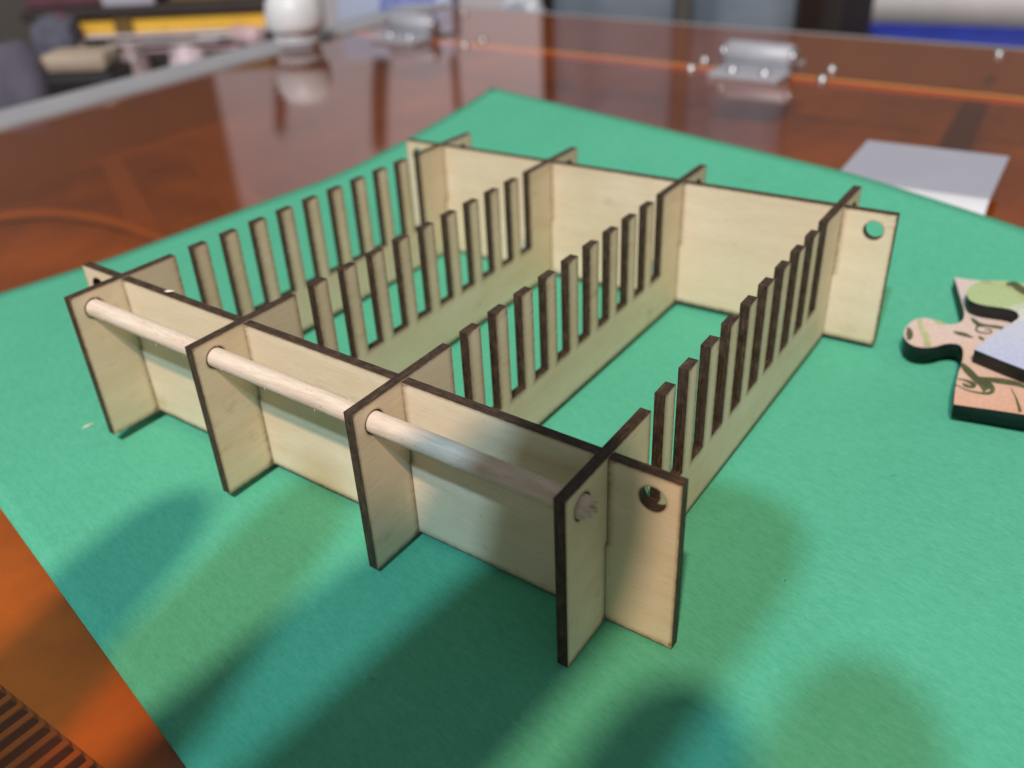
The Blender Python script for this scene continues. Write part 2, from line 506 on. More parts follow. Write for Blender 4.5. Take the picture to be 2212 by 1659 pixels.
def make_divider(i):
    xr = RX[i]
    y0, y1 = -FA, LY + RC
    slots = [(SP + k * SQ, SP + k * SQ + SQ - SWD) for k in range(10)]
    zb = 1 - SD
    A = [y0, y0 + EPS, y1 - EPS, y1]
    for a, b in slots: A += [a - EPS, a, b, b + EPS]
    for c in (0.0, LY): A += [c - LAP - EPS, c - LAP, c + T + LAP, c + T + LAP + EPS]
    fy, ry = -0.2201, LY + T + RC * 0.52
    fh, rh = 0.8822, 0.8641
    for h in (fy, ry): A += [h - 0.115, h + 0.115]
    B = [0, EPS, zb - EPS, zb, 0.5, 0.5 + EPS, fh - 0.098, 0.978, 1.0]
    A, B = uniq(A), uniq(B)
    def solid(a, b):
        if b > zb and any(s0 < a < s1 for s0, s1 in slots): return False
        if b < 0.5 and any(c - LAP < a < c + T + LAP for c in (0.0, LY)): return False
        return True
    in_teeth = lambda a, b: b > zb and slots[0][1] < a < slots[-1][0]
    mapf = lambda a, b, side: (xr - T if side == 0 else xr, a, b)
    uo = (i * 11.3 + 3, i * 3.7)
    body = from_bm('divider', panel(A, B, solid, lambda a, b: not in_teeth(a, b), mapf, uo, [(fy, fh, HR), (ry, rh, HR)]), [M_BIRCH, M_CHAR], rack)
    for k in range(9):
        lo, hi = slots[k][1], slots[k + 1][0]
        from_bm('tooth', panel(A, B, solid, lambda a, b: in_teeth(a, b) and lo < a < hi, mapf, uo), [M_BIRCH, M_CHAR], body)
for i in range(4): make_divider(i)
def make_cross(y, uo, name):
    x0, x1 = -T - BX, RX[3] + BX
    A = [x0, x0 + EPS, x1 - EPS, x1]
    for xr in RX: A += [xr - T - LAP - EPS, xr - T - LAP, xr + LAP, xr + LAP + EPS]
    hl, hr = -T - 0.2254, RX[3] + 0.2254
    for h in (hl, hr): A += [h - 0.112, h + 0.112]
    hz = 0.8641
    B = [0.004, EPS, 0.5 - EPS, 0.5, 0.5 + EPS, hz - 0.105, 0.972, 0.994]
    A, B = uniq(A), uniq(B)
    solid = lambda a, b: not (b > 0.5 and any(xr - T - LAP < a < xr + LAP for xr in RX))
    mapf = lambda a, b, side: (a, y if side == 0 else y + T, b)
    return from_bm(name, panel(A, B, solid, lambda a, b: True, mapf, uo, [(hl, hz, HR), (hr, hz, HR)]), [M_BIRCH, M_CHAR], rack)
make_cross(0.0, (60.0, 2.0), 'cross_panel')
make_cross(LY, (75.0, 9.0), 'cross_panel')

def make_dowel():
    bm = bmesh.new(); n = 28; rings = []
    xs = [-T - 0.02 + (RX[3] + 0.042 + T + 0.02) * q / 90 for q in range(91)]
    rnd = random.Random(3)
    for q, x in enumerate(xs):
        ring = []
        for k in range(n):
            a = 2 * math.pi * k / n
            r = 0.0585 * (1 + 0.012 * math.sin(3 * a + 0.7 * x) + rnd.uniform(-0.012, 0.012))
            if q == 0: r *= 0.93
            if q == 90: r *= 0.86 + rnd.uniform(-0.1, 0.06)
            xx = x + (rnd.uniform(-0.022, 0.018) if q >= 90 else 0)
            z = 0.8822 + r * math.sin(a); y = -0.2201 + r * math.cos(a)
            ring.append(bm.verts.new(W(*twist(xx, y, z))))
        rings.append(ring)
    for a, b in zip(rings, rings[1:]):
        for k in range(n): bm.faces.new((a[k], a[(k + 1) % n], b[(k + 1) % n], b[k])).smooth = True
    bm.faces.new(rings[0][::-1])
    c = bm.verts.new(W(*twist(RX[3] + 0.026, -0.2201, 0.8822)))
    for k in range(n): bm.faces.new((rings[-1][k], rings[-1][(k + 1) % n], c))
    d = from_bm('dowel', bm, M_DOWEL, rack)
    # torn fibres at the sawn end and along the rod
    bm = bmesh.new()
    def fibre(p, d, r):
        d = Vector(d); q = d.orthogonal().normalized() * r; q2 = d.cross(q).normalized() * r
        b = [bm.verts.new(W(*twist(*(Vector(p) + e)))) for e in (q, q2, -q, -q2)]
        tip = bm.verts.new(W(*twist(*(Vector(p) + d))))
        for k in range(4): bm.faces.new((b[k], b[(k + 1) % 4], tip))
        bm.faces.new(b)
    for k in range(16):
        a = rnd.uniform(0, 6.28); r = rnd.uniform(0.02, 0.056)
        fibre((RX[3] + 0.028, -0.2201 + r * math.cos(a), 0.8822 + r * math.sin(a)), (rnd.uniform(0.02, 0.05), rnd.uniform(-0.02, 0.02), rnd.uniform(-0.03, 0.02)), 0.007)
    for k in range(60):
        a = rnd.uniform(0, 6.28); x = rnd.uniform(0.03, 3.4)
        fibre((x, -0.2201 + 0.056 * math.cos(a), 0.8822 + 0.056 * math.sin(a)), (rnd.uniform(-0.03, 0.03), 0.018 * math.cos(a), 0.018 * math.sin(a)), 0.0022)
    from_bm('torn_fibres', bm, M_DOWEL, d)
make_dowel()

# ------------------------------------------------------------------ jigsaw pieces
M_PEDGE = plain('black_laser_edge', (0.006, 0.010, 0.011), 0.55, 0, 0.3, 300)
def print_material(name, stops, axis, lo, hi, blotch):
    m, nt, b = new_mat(name); uv = uvv(nt)
    sx = N(nt, 'ShaderNodeSeparateXYZ'); nt.links.new(uv, sx.inputs[0])
    n1 = noise(nt, uv, 5, 4, 0.6)
    t = mth(nt, 'DIVIDE', mth(nt, 'SUBTRACT', mth(nt, 'ADD', sx.outputs[axis], mth(nt, 'MULTIPLY', mth(nt, 'SUBTRACT', n1, 0.5), 0.35)), lo), hi - lo, True)
    col = ramp(nt, stops, t)
    n2 = noise(nt, uv, 38, 5, 0.7)
    col = mixc(nt, blotch, col, ramp(nt, [(0.3, (0.45, 0.42, 0.36)), (0.7, (0.95, 0.93, 0.9))], n2), 'MULTIPLY')
    nt.links.new(col, b.inputs['Base Color'])
    b.inputs['Roughness'].default_value = 0.55; b.inputs['Specular IOR Level'].default_value = 0.35
    return m
M_PRINT1 = print_material('pink_printed_paper', [(0.0, (0.72, 0.60, 0.58)), (0.35, (0.74, 0.57, 0.50)), (0.62, (0.74, 0.51, 0.40)), (1.0, (0.72, 0.40, 0.28))], 1, 0.3, 1.4, 0.42)
M_PRINT2 = print_material('green_and_lavender_print', [(0.0, (0.44, 0.56, 0.27)), (0.42, (0.46, 0.57, 0.30)), (0.5, (0.66, 0.68, 0.62)), (0.58, (0.58, 0.61, 0.74)), (1.0, (0.52, 0.56, 0.76))], 1, 0.1, 0.95, 0.42)
M_INK = plain('olive_ink', (0.085, 0.095, 0.04), 0.55, 0, 0.25, 400)
M_INKG = plain('sage_ink', (0.42, 0.44, 0.22), 0.55, 0, 0.25, 300)
CR = 532 / 1177 / (4032 / 2212)
def crop(u, v):                                   # crop of the photo in which the pieces were traced
    return (3500 / (4032 / 2212) + u * CR, 1000 / (4032 / 2212) + v * CR)
pb = at_z(2063, 905, ZP + 0.12)
slope = 0.15
PN = Vector((-slope * PU.x, -slope * PU.y, 1)).normalized()
PTH = 0.108
def piece_pt(u, v, level):
    base = Vector((pb.x, pb.y, ZP + 0.125 + level * PTH))
    return at_plane(*crop(u, v), base, PN)
def make_piece(name, px, level, mat, label):
    e = empty(name, W(*(piece_pt(*px[0], level) - PN * PTH)))
    tag(e, label, 'puzzle piece', 'two stacked jigsaw pieces')
    bm = bmesh.new(); uvl = bm.loops.layers.uv.new('UVMap')
    top = [piece_pt(u, v, level) for u, v in px]
    hi = [bm.verts.new(W(*p)) for p in top]; lo = [bm.verts.new(W(*(p - PN * (PTH - 0.002)))) for p in top]
    ft = bm.faces.new(hi)
    for l, (u, v) in zip(ft.loops, px): l[uvl].uv = (u / 1000, v / 1000)
    me = bpy.data.meshes.new('printed_face'); b2 = bm.copy()
    bmesh.ops.delete(b2, geom=[v for v in b2.verts if not v.link_faces], context='VERTS')
    bmesh.ops.triangulate(b2, faces=b2.faces[:]); 
    b2.normal_update(); b2.to_mesh(me); b2.free()
    link('printed_face', me, mat, e)
    n = len(px)
    for i in range(n): bm.faces.new((lo[i], lo[(i + 1) % n], hi[(i + 1) % n], hi[i])).smooth = True
    fb = bm.faces.new(lo[::-1]); bmesh.ops.delete(bm, geom=[ft], context='FACES_ONLY')
    from_bm('charred_side', bm, M_PEDGE, e)
    return e
def resample(pts, n):
    return catmull(pts, n, closed=False)
left = [(568, 205), (600, 300), (632, 410), (652, 480), (657, 535), (640, 580), (590, 606), (505, 612), (430, 588), (345, 561), (255, 562), (185, 598), (140, 655), (131, 712), (160, 765), (230, 804), (325, 815), (415, 805), (480, 786), (560, 780), (622, 796), (646, 842), (645, 905), (630, 968), (602, 1055), (578, 1180), (565, 1310)]
lowpx = resample(left, 4) + [(900, 1357), (1300, 1418), (1900, 1510), (1830, 1150), (1690, 830), (1560, 330), (1177, 280), (850, 240)]
low = make_piece('jigsaw_piece', lowpx, 0, M_PRINT1, 'lower jigsaw piece with pink print, olive scrolls and a rounded knob at left')
knob = [(1330, 300), (1180, 258), (1060, 240), (950, 232), (830, 236), (740, 262), (690, 305), (678, 350), (712, 405), (800, 440), (910, 458), (1010, 472), (1085, 490), (1126, 522), (1126, 560), (1060, 608), (960, 670), (850, 745), (745, 832)]
uppx = resample(knob, 4) + [(960, 920), (1177, 1005), (1500, 1120), (1850, 1230), (1800, 800), (1700, 480)]
upp = make_piece('jigsaw_piece', uppx, 1, M_PRINT2, 'upper jigsaw piece with green knob and pale lavender body')
def ink(owner, level, pts, w0, mat):
    """printed stroke lying on the piece: pts crop coords with half widths"""
    c = catmull([(u, v, w * 1.25) for u, v, w in pts], 6, closed=False)
    bm = bmesh.new(); prev = None
    for i, (u, v, w) in enumerate(c):
        a = c[max(0, i - 1)]; b = c[min(len(c) - 1, i + 1)]
        dx, dy = b[0] - a[0], b[1] - a[1]; L = math.hypot(dx, dy) or 1
        nx, ny = -dy / L, dx / L
        pr = [bm.verts.new(W(*(piece_pt(u + nx * w * s, v + ny * w * s, level) + PN * 0.0015))) for s in (-1, 1)]
        if prev: bm.faces.new((prev[0], prev[1], pr[1], pr[0]))
        prev = pr
    o = from_bm('printed_scroll', bm, mat, owner)
    md = o.modifiers.new('ink', 'SOLIDIFY'); md.thickness = 0.00002
for w0, mat, pts in [
    (0, M_INK, [(632, 960, 14), (680, 1010, 24), (745, 1075, 24), (810, 1140, 20), (850, 1190, 26)]),
    (0, M_INK, [(780, 1080, 8), (900, 1098, 17), (1000, 1112, 20), (1120, 1135, 16), (1240, 1180, 8)]),
    (0, M_INK, [(815, 1100, 8), (870, 1140, 22), (905, 1185, 16), (870, 1214, 11), (790, 1212, 7), (690, 1190, 5), (620, 1160, 4), (582, 1140, 4)]),
    (0, M_INK, [(597, 1090, 3), (650, 1098, 6), (710, 1120, 12), (742, 1145, 16), (715, 1160, 10), (660, 1143, 11), (640, 1128, 3)]),
    (0, M_INK, [(562, 676, 3), (600, 690, 11), (650, 702, 13), (700, 718, 9), (735, 733, 2)]),
    (0, M_INK, [(715, 560, 6), (750, 590, 14), (790, 618, 14), (860, 627, 9), (940, 637, 11), (1000, 650, 10)]),
    (0, M_INK, [(800, 618, 6), (765, 640, 8), (765, 672, 6), (820, 690, 5), (880, 690, 5), (893, 672, 5), (860, 655, 4), (835, 665, 3)]),
    (0, M_INK, [(780, 715, 4), (800, 735, 10), (830, 748, 8)]),
    (0, M_INKG, [(262, 568, 14), (285, 640, 18), (315, 700, 20), (335, 760, 22), (332, 806, 24)]),
    (0, M_INK, [(165, 640, 6), (178, 680, 22), (180, 720, 22), (165, 750, 8)]),
    (0, M_INKG, [(395, 582, 8), (440, 600, 12), (485, 612, 5)]),
    (0, M_INK, [(1060, 1170, 2), (1100, 1240, 5), (1125, 1310, 9), (1145, 1378, 13)]),
]:
    ink(low, 0, pts, w0, mat)
for pts, mat in [([(800, 243, 6), (870, 248, 10), (960, 262, 8), (1030, 285, 6), (1100, 330, 9), (1190, 390, 12)], M_INKG),
                 ([(1020, 262, 6), (1090, 268, 22), (1150, 310, 26), (1230, 350, 20)], M_INK)]:
    ink(upp, 1, pts, 0, mat)

# ------------------------------------------------------------------ white bent tab under the paper's far edge
M_TAB = plain('white_coated_sheet', (0.40, 0.405, 0.475), 0.62, 0, 0.03, spec=0.25)
def make_tab():
    a, b = at_z(1878, 305, AZ + 0.25), at_z(2180, 340, AZ + 0.25)
    bm = bmesh.new(); ux = (b - a).normalized(); uy = Vector((ux.y, -ux.x, 0))
    prof = [(0, 0.26), (0.7, 0.265), (1.34, 0.27), (1.40, 0.268)] + [(1.40 + 0.26 * math.sin(q * math.pi / 16), 0.268 - 0.256 * (1 - math.cos(q * math.pi / 16))) for q in range(1, 9)]
    rows = []
    for d, z in prof:
        rows.append([bm.verts.new(W(*(Vector((p.x, p.y, 0)) + uy * d + Vector((0, 0, AZ + z))))) for p in (a - ux * 0.02, a.lerp(b, 0.5), b)])
    for r, q in zip(rows, rows[1:]):
        for k in range(2): bm.faces.new((r[k], r[k + 1], q[k + 1], q[k]))
    o = from_bm('white_bent_tab', bm, M_TAB)
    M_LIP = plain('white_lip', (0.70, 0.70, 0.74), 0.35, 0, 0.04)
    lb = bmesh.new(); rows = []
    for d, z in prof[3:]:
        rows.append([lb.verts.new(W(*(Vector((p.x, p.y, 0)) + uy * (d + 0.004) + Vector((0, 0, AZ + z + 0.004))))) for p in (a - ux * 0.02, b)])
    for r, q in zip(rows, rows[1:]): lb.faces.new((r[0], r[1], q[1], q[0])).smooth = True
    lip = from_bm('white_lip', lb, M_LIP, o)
    md = o.modifiers.new('sheet', 'SOLIDIFY'); md.thickness = 0.0008
    tag(o, 'pale lavender bent sheet tab poking out beyond the far edge of the green paper', 'tab')
make_tab()

# ------------------------------------------------------------------ hinges and screws on the lid
def dome(bm_name, x, y, z, r, parent, mat=M_CHROME):
    prof = [(r * 1.15, 0), (r * 1.15, r * 0.25), (r * 0.95, r * 0.35)] + [(r * 0.95 * math.cos(a), r * 0.35 + r * 0.8 * math.sin(a)) for a in [0.3, 0.6, 0.9, 1.2, 1.45]]
    return lathe(bm_name, prof, (x, y, z), mat, parent, 16)
def make_hinge(x0, x1, yc, label):
    h = empty('lid_hinge', W((x0 + x1) / 2, yc, AZ))
    tag(h, label, 'hinge', 'hinges joining the orange lid to the rear window')
    box('leaf', x0, x1, yc - 0.62, yc - 0.02, AZ + 0.004, AZ + 0.07, M_SATIN, h, 0.015)
    box('leaf', x0 + 0.05, x1 - 0.05, yc + 0.12, yc + 0.72, AZ + 0.004, AZ + 0.07, M_SATIN, h, 0.015)
    lathe('barrel', [(0.16, x0 + 0.03), (0.19, x0 + 0.06), (0.19, x1 - 0.06), (0.16, x1 - 0.03)], (0, yc + 0.05, AZ + 0.24), M_SATIN, h, 32, 'X')
    box('barrel_web', x0 + 0.05, x1 - 0.05, yc - 0.10, yc + 0.20, AZ + 0.071, AZ + 0.22, M_SATIN, h, 0.02)
    for xx in (x0 + 0.0, x1 - 0.0):
        lathe('pin_cap', [(0.06, xx - 0.075), (0.13, xx - 0.045), (0.13, xx + 0.025), (0.06, xx + 0.029)], (0, yc + 0.05, AZ + 0.24), M_CHROME, h, 20, 'X')
    for t in (0.27, 0.73):
        dome('screw_head', x0 + (x1 - x0) * t, yc - 0.36, AZ + 0.07, 0.075, h)
        dome('screw_head', x0 + (x1 - x0) * t, yc + 0.45, AZ + 0.07, 0.075, h)
make_hinge(-0.60, 0.50, 11.0, 'silver hinge on the seam of the orange lid, in front of the blue-grey cloth')
make_hinge(-7.45, -6.40, 11.0, 'silver hinge at the far left corner of the orange lid')
for px, py, lab in [(1493, 150, 'domed screw on the lid just left of the right hinge, nearer one'), (1522, 132, 'domed screw beyond the seam just left of the right hinge'),
                    (1797, 152, 'domed screw beyond the seam just right of the right hinge'), (1776, 174, 'domed screw on the lid just right of the right hinge, nearer one'),
                    (1043, 89, 'domed screw right of the left hinge, rightmost of its three'), (1003, 100, 'domed screw right of the left hinge, nearest of its three'), (1002, 32, 'domed screw right of the left hinge, farthest of its three'),
                    (2158, 119, 'domed screw on the rear window at the far right')]:
    p = at_z(px, py, AZ)
    tag(dome('domed_screw', p.x, p.y, AZ + 0.003, 0.070, None), lab, 'screw', 'domed screws on the orange acrylic')

# ------------------------------------------------------------------ clutter beyond the machine (all out of focus)
M_TABLE = plain('dark_table', (0.05, 0.04, 0.035), 0.6, 0, 0.3)
tbl = box('table', -70, 60, -40, 60, AZ - 7.0, AZ - 6.01, M_TABLE)
tag(tbl, kind='structure')
M_WALL = plain('dim_room_wall', (0.22, 0.19, 0.17), 0.8, 0, 0.15, 1.5)
wl = box('wall_back', -70, 60, 40, 41, AZ - 6.0, AZ + 60, M_WALL); tag(wl, kind='structure')
wl = box('wall_left', -46, -45, -40, 39.9, AZ - 6.0, AZ + 60, M_WALL); tag(wl, kind='structure')
TZ = AZ - 6.0

def view_box(name, x, px0, px1, pyb, pyt, depth, mat, label, cat, bev=0.08, ztop=None, group=None, base=None):
    """a box whose near face stands at unit x and spans the given photo width"""
    a, b = at_x(px0, pyb, x), at_x(px1, pyb, x); c = at_x(px0, pyt, x)
    z1 = c.z if ztop is None else ztop
    z0 = base if base is not None else min(a.z, b.z)
    o = box(name, x - depth, x, min(a.y, b.y), max(a.y, b.y), z0, z1, mat, None, bev)
    if label: tag(o, label, cat, group)
    return o, (a, b, c)
M_YEL = plain('yellow_card', (0.85, 0.50, 0.06), 0.5, 0, 0.08)
M_BEIGE = plain('beige_card', (0.42, 0.33, 0.25), 0.7)
M_PURP = plain('purple_grey_cloth', (0.13, 0.115, 0.16), 0.9, 0, 0.3, 40)
M_MAROON = plain('maroon_cover', (0.12, 0.045, 0.06), 0.6)
M_DKBRN = plain('dark_brown_cover', (0.035, 0.024, 0.022), 0.6)
M_PINK = plain('pale_pink_film', (0.72, 0.50, 0.53), 0.25, 0, 0.2, 20)
M_PBLUE = plain('pale_blue_card', (0.50, 0.55, 0.72), 0.6, 0, 0.05)
M_BLUE = plain('blue_print', (0.10, 0.14, 0.52), 0.5)
M_GREYL = plain('grey_label_print', (0.42, 0.42, 0.46), 0.5)
M_CURT = plain('blue_grey_cloth', (0.27, 0.31, 0.37), 0.9, 0, 0.15, 25)
M_CREAM = plain('cream_bag', (0.90, 0.83, 0.82), 0.6, 0, 0.06, 20)
M_NAVY = plain('strong_blue_band', (0.02, 0.045, 0.42), 0.5)

def lumpy(name, c, r, mat, label, cat, seed, flat=0.35, n=4):
    bm = bmesh.new(); bmesh.ops.create_icosphere(bm, subdivisions=n, radius=1)
    rd = random.Random(seed); ph = [rd.uniform(0, 6) for _ in range(6)]
    for v in bm.verts:
        p = v.co.copy()
        rr = math.hypot(p.x, p.y)
        if rr > 1e-4:
            g_ = (1 - min(1, abs(p.z)) ** 4) ** 0.25 / rr; p.x *= g_; p.y *= g_
        k = 1 + 0.10 * math.sin(3.1 * p.x + ph[0] + 2 * p.z) + 0.08 * math.sin(5.3 * p.y + ph[1] + 3 * p.x) + 0.06 * math.sin(8 * p.z + ph[2] + 4 * p.y)
        p = Vector((p.x * r[0] * k, p.y * r[1] * k, p.z * r[2] * (1 + 0.08 * (k - 1)) + 0.10 * math.sin(4 * v.co.x + ph[3]) * r[0]))
        p.z = max(p.z, -r[2] * flat)
        v.co = W(c[0] + p.x, c[1] + p.y, c[2] + r[2] * flat + p.z)
    o = from_bm(name, bm, mat, None, True); tag(o, label, cat); return o
FR = Vector((MR.col[0].x, MR.col[0].y, 0)).normalized(); FF = Vector((-FR.y, FR.x, 0))
def at_f(px, py, D):
    d = ray(px, py); return CAM + d * (D / d.dot(FF))
def cbox(name, px0, px1, pyb, pyt, D, depth, mat, label, cat, z0=None, bev=0.06, turn=0.0):
    """a box squarely facing the photographer, D units away"""
    a, b = at_f(px0, (pyb + pyt) / 2, D), at_f(px1, (pyb + pyt) / 2, D)
    pm = (px0 + px1) / 2
    zt = at_f(pm, pyt, D).z; zb = at_f(pm, pyb, D).z if z0 is None else z0
    c = (a + b) / 2; L = (b - a).dot(FR)
    r = (Matrix.Rotation(turn, 3, 'Z') @ FR); f = Vector((-r.y, r.x, 0))
    bm = bmesh.new(); vs = []
    for u in (-L / 2, L / 2):
        for w in (0, depth):
            for z in (zb, zt):
                p = c + r * u + f * w; vs.append(bm.verts.new(W(p.x, p.y, z)))
    fs = [bm.faces.new([vs[i] for i in q]) for q in [(0, 1, 3, 2), (4, 6, 7, 5), (0, 4, 5, 1), (2, 3, 7, 6), (0, 2, 6, 4), (1, 5, 7, 3)]]
    bmesh.ops.recalc_face_normals(bm, faces=fs)
    bmesh.ops.bevel(bm, geom=bm.edges[:], offset=bev * S, segments=2, affect='EDGES', profile=0.6)
    o = from_bm(name, bm, mat)
    if label: tag(o, label, cat)
    return o, zt
M_DUSK = plain('dusty_brown_film', (0.20, 0.14, 0.14), 0.35, 0, 0.5, 25)
M_SHEET = plain('white_sheet', (0.72, 0.66, 0.68), 0.6)
_, zc0 = cbox('storage_crate', 140, 590, 160, 113, 19.6, 6, M_DKBRN, 'dark brown crate behind the left rim, carrying a pile of packets', 'crate', TZ + 0.005)
_, zc1 = cbox('film_packet', 215, 574, 113, 74, 19.9, 4, M_DUSK, 'dusty brown film packet under the long yellow box', 'packet', zc0 + 0.005, 0.16)
cbox('pink_sheet', 300, 520, 113, 104, 19.7, 0.16, M_PINK, 'pale pink folded sheet along the bottom of the brown packet', 'sheet', zc0 + 0.006, 0.04)
q = at_f(536, 92, 19.72)
tag(lathe('film_roll', [(0.14, -0.40), (0.21, -0.36), (0.21, 0.36), (0.14, 0.40)], (q.x, q.y, zc0 + 0.215), M_PINK, None, 28, 'X'), 'short pale pink roll just left of the white jar', 'roll')
_, zc2 = cbox('white_card', 140, 575, 75, 72, 19.8, 4.4, M_SHEET, 'thin white card between the packet and the yellow box', 'card', zc1 + 0.004, 0.02)
rd = random.Random(31)
for k, (xa, xb, ya, yb, col_, lab_) in enumerate([
        (232, 470, 96, 92, (0.62, 0.50, 0.52), 'thin dusty pink sheet edge showing in the pile'),
        (250, 545, 88, 85, (0.70, 0.66, 0.66), 'pale sheet edge halfway up the pile under the yellow box'),
        (225, 420, 81, 79, (0.34, 0.26, 0.26), 'brown card edge just below the white card')]):
    cbox('sheet', xa, xb, ya, yb, 19.62, 0.25, plain('sheet_%d' % k, col_, 0.6), lab_, 'sheet', None, 0.01)
_, zc3 = cbox('yellow_box', 165, 582, 72, 33, 20.0, 3.6, M_YEL, 'long yellow box lying on the pile at upper left', 'box', zc2 + 0.004, 0.04)
_, zc4 = cbox('dark_book', 40, 600, 33, 13, 19.9, 4.5, M_DKBRN, 'dark brown book lying on the yellow box', 'book', zc3 + 0.004, 0.05)
cbox('grey_tin', 215, 330, 13, -30, 19.95, 0.3, plain('grey_tin_paint', (0.45, 0.43, 0.50), 0.4), 'pale grey tin at the top edge, on the dark book', 'tin', zc4 + 0.004, 0.05)
cbox('dark_clip', 245, 285, 70, 34, 19.93, 0.05, plain('dark_clip', (0.16, 0.09, 0.02), 0.6), 'dark clip over the left end of the yellow box', 'clip', zc2 + 0.006, 0.01)
cbox('maroon_book', 60, 345, 13, -22, 20.3, 3.2, M_MAROON, 'maroon book on top of the pile at the upper left', 'book', zc4 + 0.004, 0.05, 0.15)
cbox('olive_box', 362, 560, 13, -40, 20.2, 3.0, plain('olive_card', (0.19, 0.13, 0.045), 0.7), 'olive brown box on top of the pile at the upper edge', 'box', zc4 + 0.004, 0.05)
cbox('slate_pouch', 62, 160, 120, 52, 18.6, 2.0, plain('slate_cloth', (0.11, 0.11, 0.15), 0.85, 0, 0.3, 60), 'slate grey pouch standing left of the yellow box', 'pouch', TZ + 0.005, 0.35, 0.3)
_, zb0 = cbox('black_case', 92, 245, 200, 164, 15.6, 1.1, M_BLACK, 'black case under the beige carton', 'case', TZ + 0.005, 0.08, 0.05)
cbox('beige_carton', 84, 228, 164, 118, 15.75, 0.75, M_BEIGE, 'beige carton lying on the black case behind the left rim', 'carton', zb0 + 0.004, 0.12, 0.0)
for k, (x0_, x1_, yb_, yt_, D_, col_, lab_) in enumerate([
        (236, 330, 113, 92, 19.3, (0.30, 0.22, 0.22), 'small brown packet beside the beige carton'),
        (340, 470, 113, 98, 18.9, (0.66, 0.52, 0.56), 'crumpled pale pink wrap in front of the brown packet'),
        (130, 212, 118, 84, 19.2, (0.34, 0.27, 0.27), 'dull mauve packet just left of the brown packet'),
        (96, 168, 50, 30, 19.6, (0.20, 0.06, 0.08), 'dark red folder end sticking out left of the yellow box')]):
    c_ = at_f((x0_ + x1_) / 2, yb_, D_); w_ = (at_f(x1_, yb_, D_) - at_f(x0_, yb_, D_)).length / 2; h_ = at_f(x0_, yt_, D_).z
    lumpy('packet', (c_.x, c_.y, TZ), (w_, w_ * 0.7, (h_ - TZ) / 1.42), plain('packet_film_%d' % k, col_, 0.35, 0, 0.5, 70), lab_, 'packet', 20 + k, 0.42, 3)
# cloth heap
p = at_f(6, 160, 15.6)
lumpy('cloth_heap', (p.x, p.y, TZ), (0.72, 0.75, (at_f(20, 96, 15.2).z - TZ) / 1.42), M_PURP, 'heap of purple grey cloth at the left edge behind the rim', 'cloth', 5, 0.42)
# white jar standing on the crate
def make_jar():
    D = (at_z(645, 93, AZ + 0.06) - CAM).dot(FF)
    a, b = at_f(584, 90, D), at_f(704, 90, D)
    r = (b - a).length * 0.47; m = at_z(645, 93, AZ + 0.06); cx, cy = m.x, m.y; z0 = AZ + 0.062
    h_sh = at_f(640, 60, D).z; h_top = at_f(640, -45, D).z
    j = empty('white_jar', W(cx, cy, z0)); tag(j, 'white plastic jar with ribbed lid standing on the left rim of the machine', 'jar')
    lathe('body', [(r * 0.80, 0.002), (r * 0.87, 0.05), (r * 0.87, h_sh - z0 - 0.05)], (cx, cy, z0), M_WHITEPL, j, 40)
    lathe('lid', [(r * 0.9, h_sh - z0 - 0.06), (r * 1.04, h_sh - z0), (r * 1.09, h_sh - z0 + 0.10), (r * 1.08, h_sh - z0 + 0.30), (r * 0.98, h_sh - z0 + 0.50), (r * 0.74, h_sh - z0 + 0.64), (r * 0.3, h_sh - z0 + 0.70)], (cx, cy, z0), M_WHITEPL, j, 40)
    for k, zz in enumerate((0.02, 0.12, 0.20)):
        zc = h_sh - 0.1 - zz
        bm = bmesh.new(); vs = []
        for s in range(13):
            an = -1.25 + 1.5 * s / 12 - 0.35
            c, sn = math.cos(an), math.sin(an)
            vs.append([bm.verts.new(W(cx + (r * 0.872 + 0.004) * c, cy + (r * 0.872 + 0.004) * sn, zc + d)) for d in (-0.022, 0.022)])
        for u, v in zip(vs, vs[1:]): bm.faces.new((u[0], v[0], v[1], u[1]))
        from_bm('label_line', bm, M_GREYL, j)
make_jar()
# pale blue box with blue print, behind the jar
def make_blue_box():
    D = 21.6
    o, zt = cbox('carton', 722, 975, 60, -95, D, 2.6, M_PBLUE, None, None, TZ + 0.005, 0.06)
    m = at_f(848, 20, D)
    e = empty('pale_blue_box', W(m.x, m.y, TZ)); tag(e, 'tall pale blue box with two lines of blue print, behind the far left hinge', 'box')
    bpy.context.view_layer.update()
    o.parent = e; o.matrix_parent_inverse = e.matrix_basis.inverted()
    rd = random.Random(4)
    for pt, pbm in ((-9, 5), (10, 26)):
        xx = 820
        while xx < 935:
            wdt = rd.uniform(7, 15)
            l, zz = cbox('printed_letter', xx, min(xx + wdt, 942), pbm, pt, D - 0.012, 0.008, M_BLUE, None, None, None, 0.001)
            l.parent = e; l.matrix_parent_inverse = e.matrix_basis.inverted()
            xx += wdt + rd.uniform(2, 4)
make_blue_box()
# crumpled white and blue wrapper
p = at_y(1105, 10, 15.4)
lumpy('crumpled_wrapper', (p.x, 15.8, TZ), (0.75, 0.6, (at_y(1105, -4, 15.4).z - TZ) / 1.4), plain('white_blue_wrapper', (0.62, 0.64, 0.75), 0.3, 0, 0.5, 120), 'crumpled white and blue wrapper left of the grey cloth', 'wrapper', 9, 0.42)
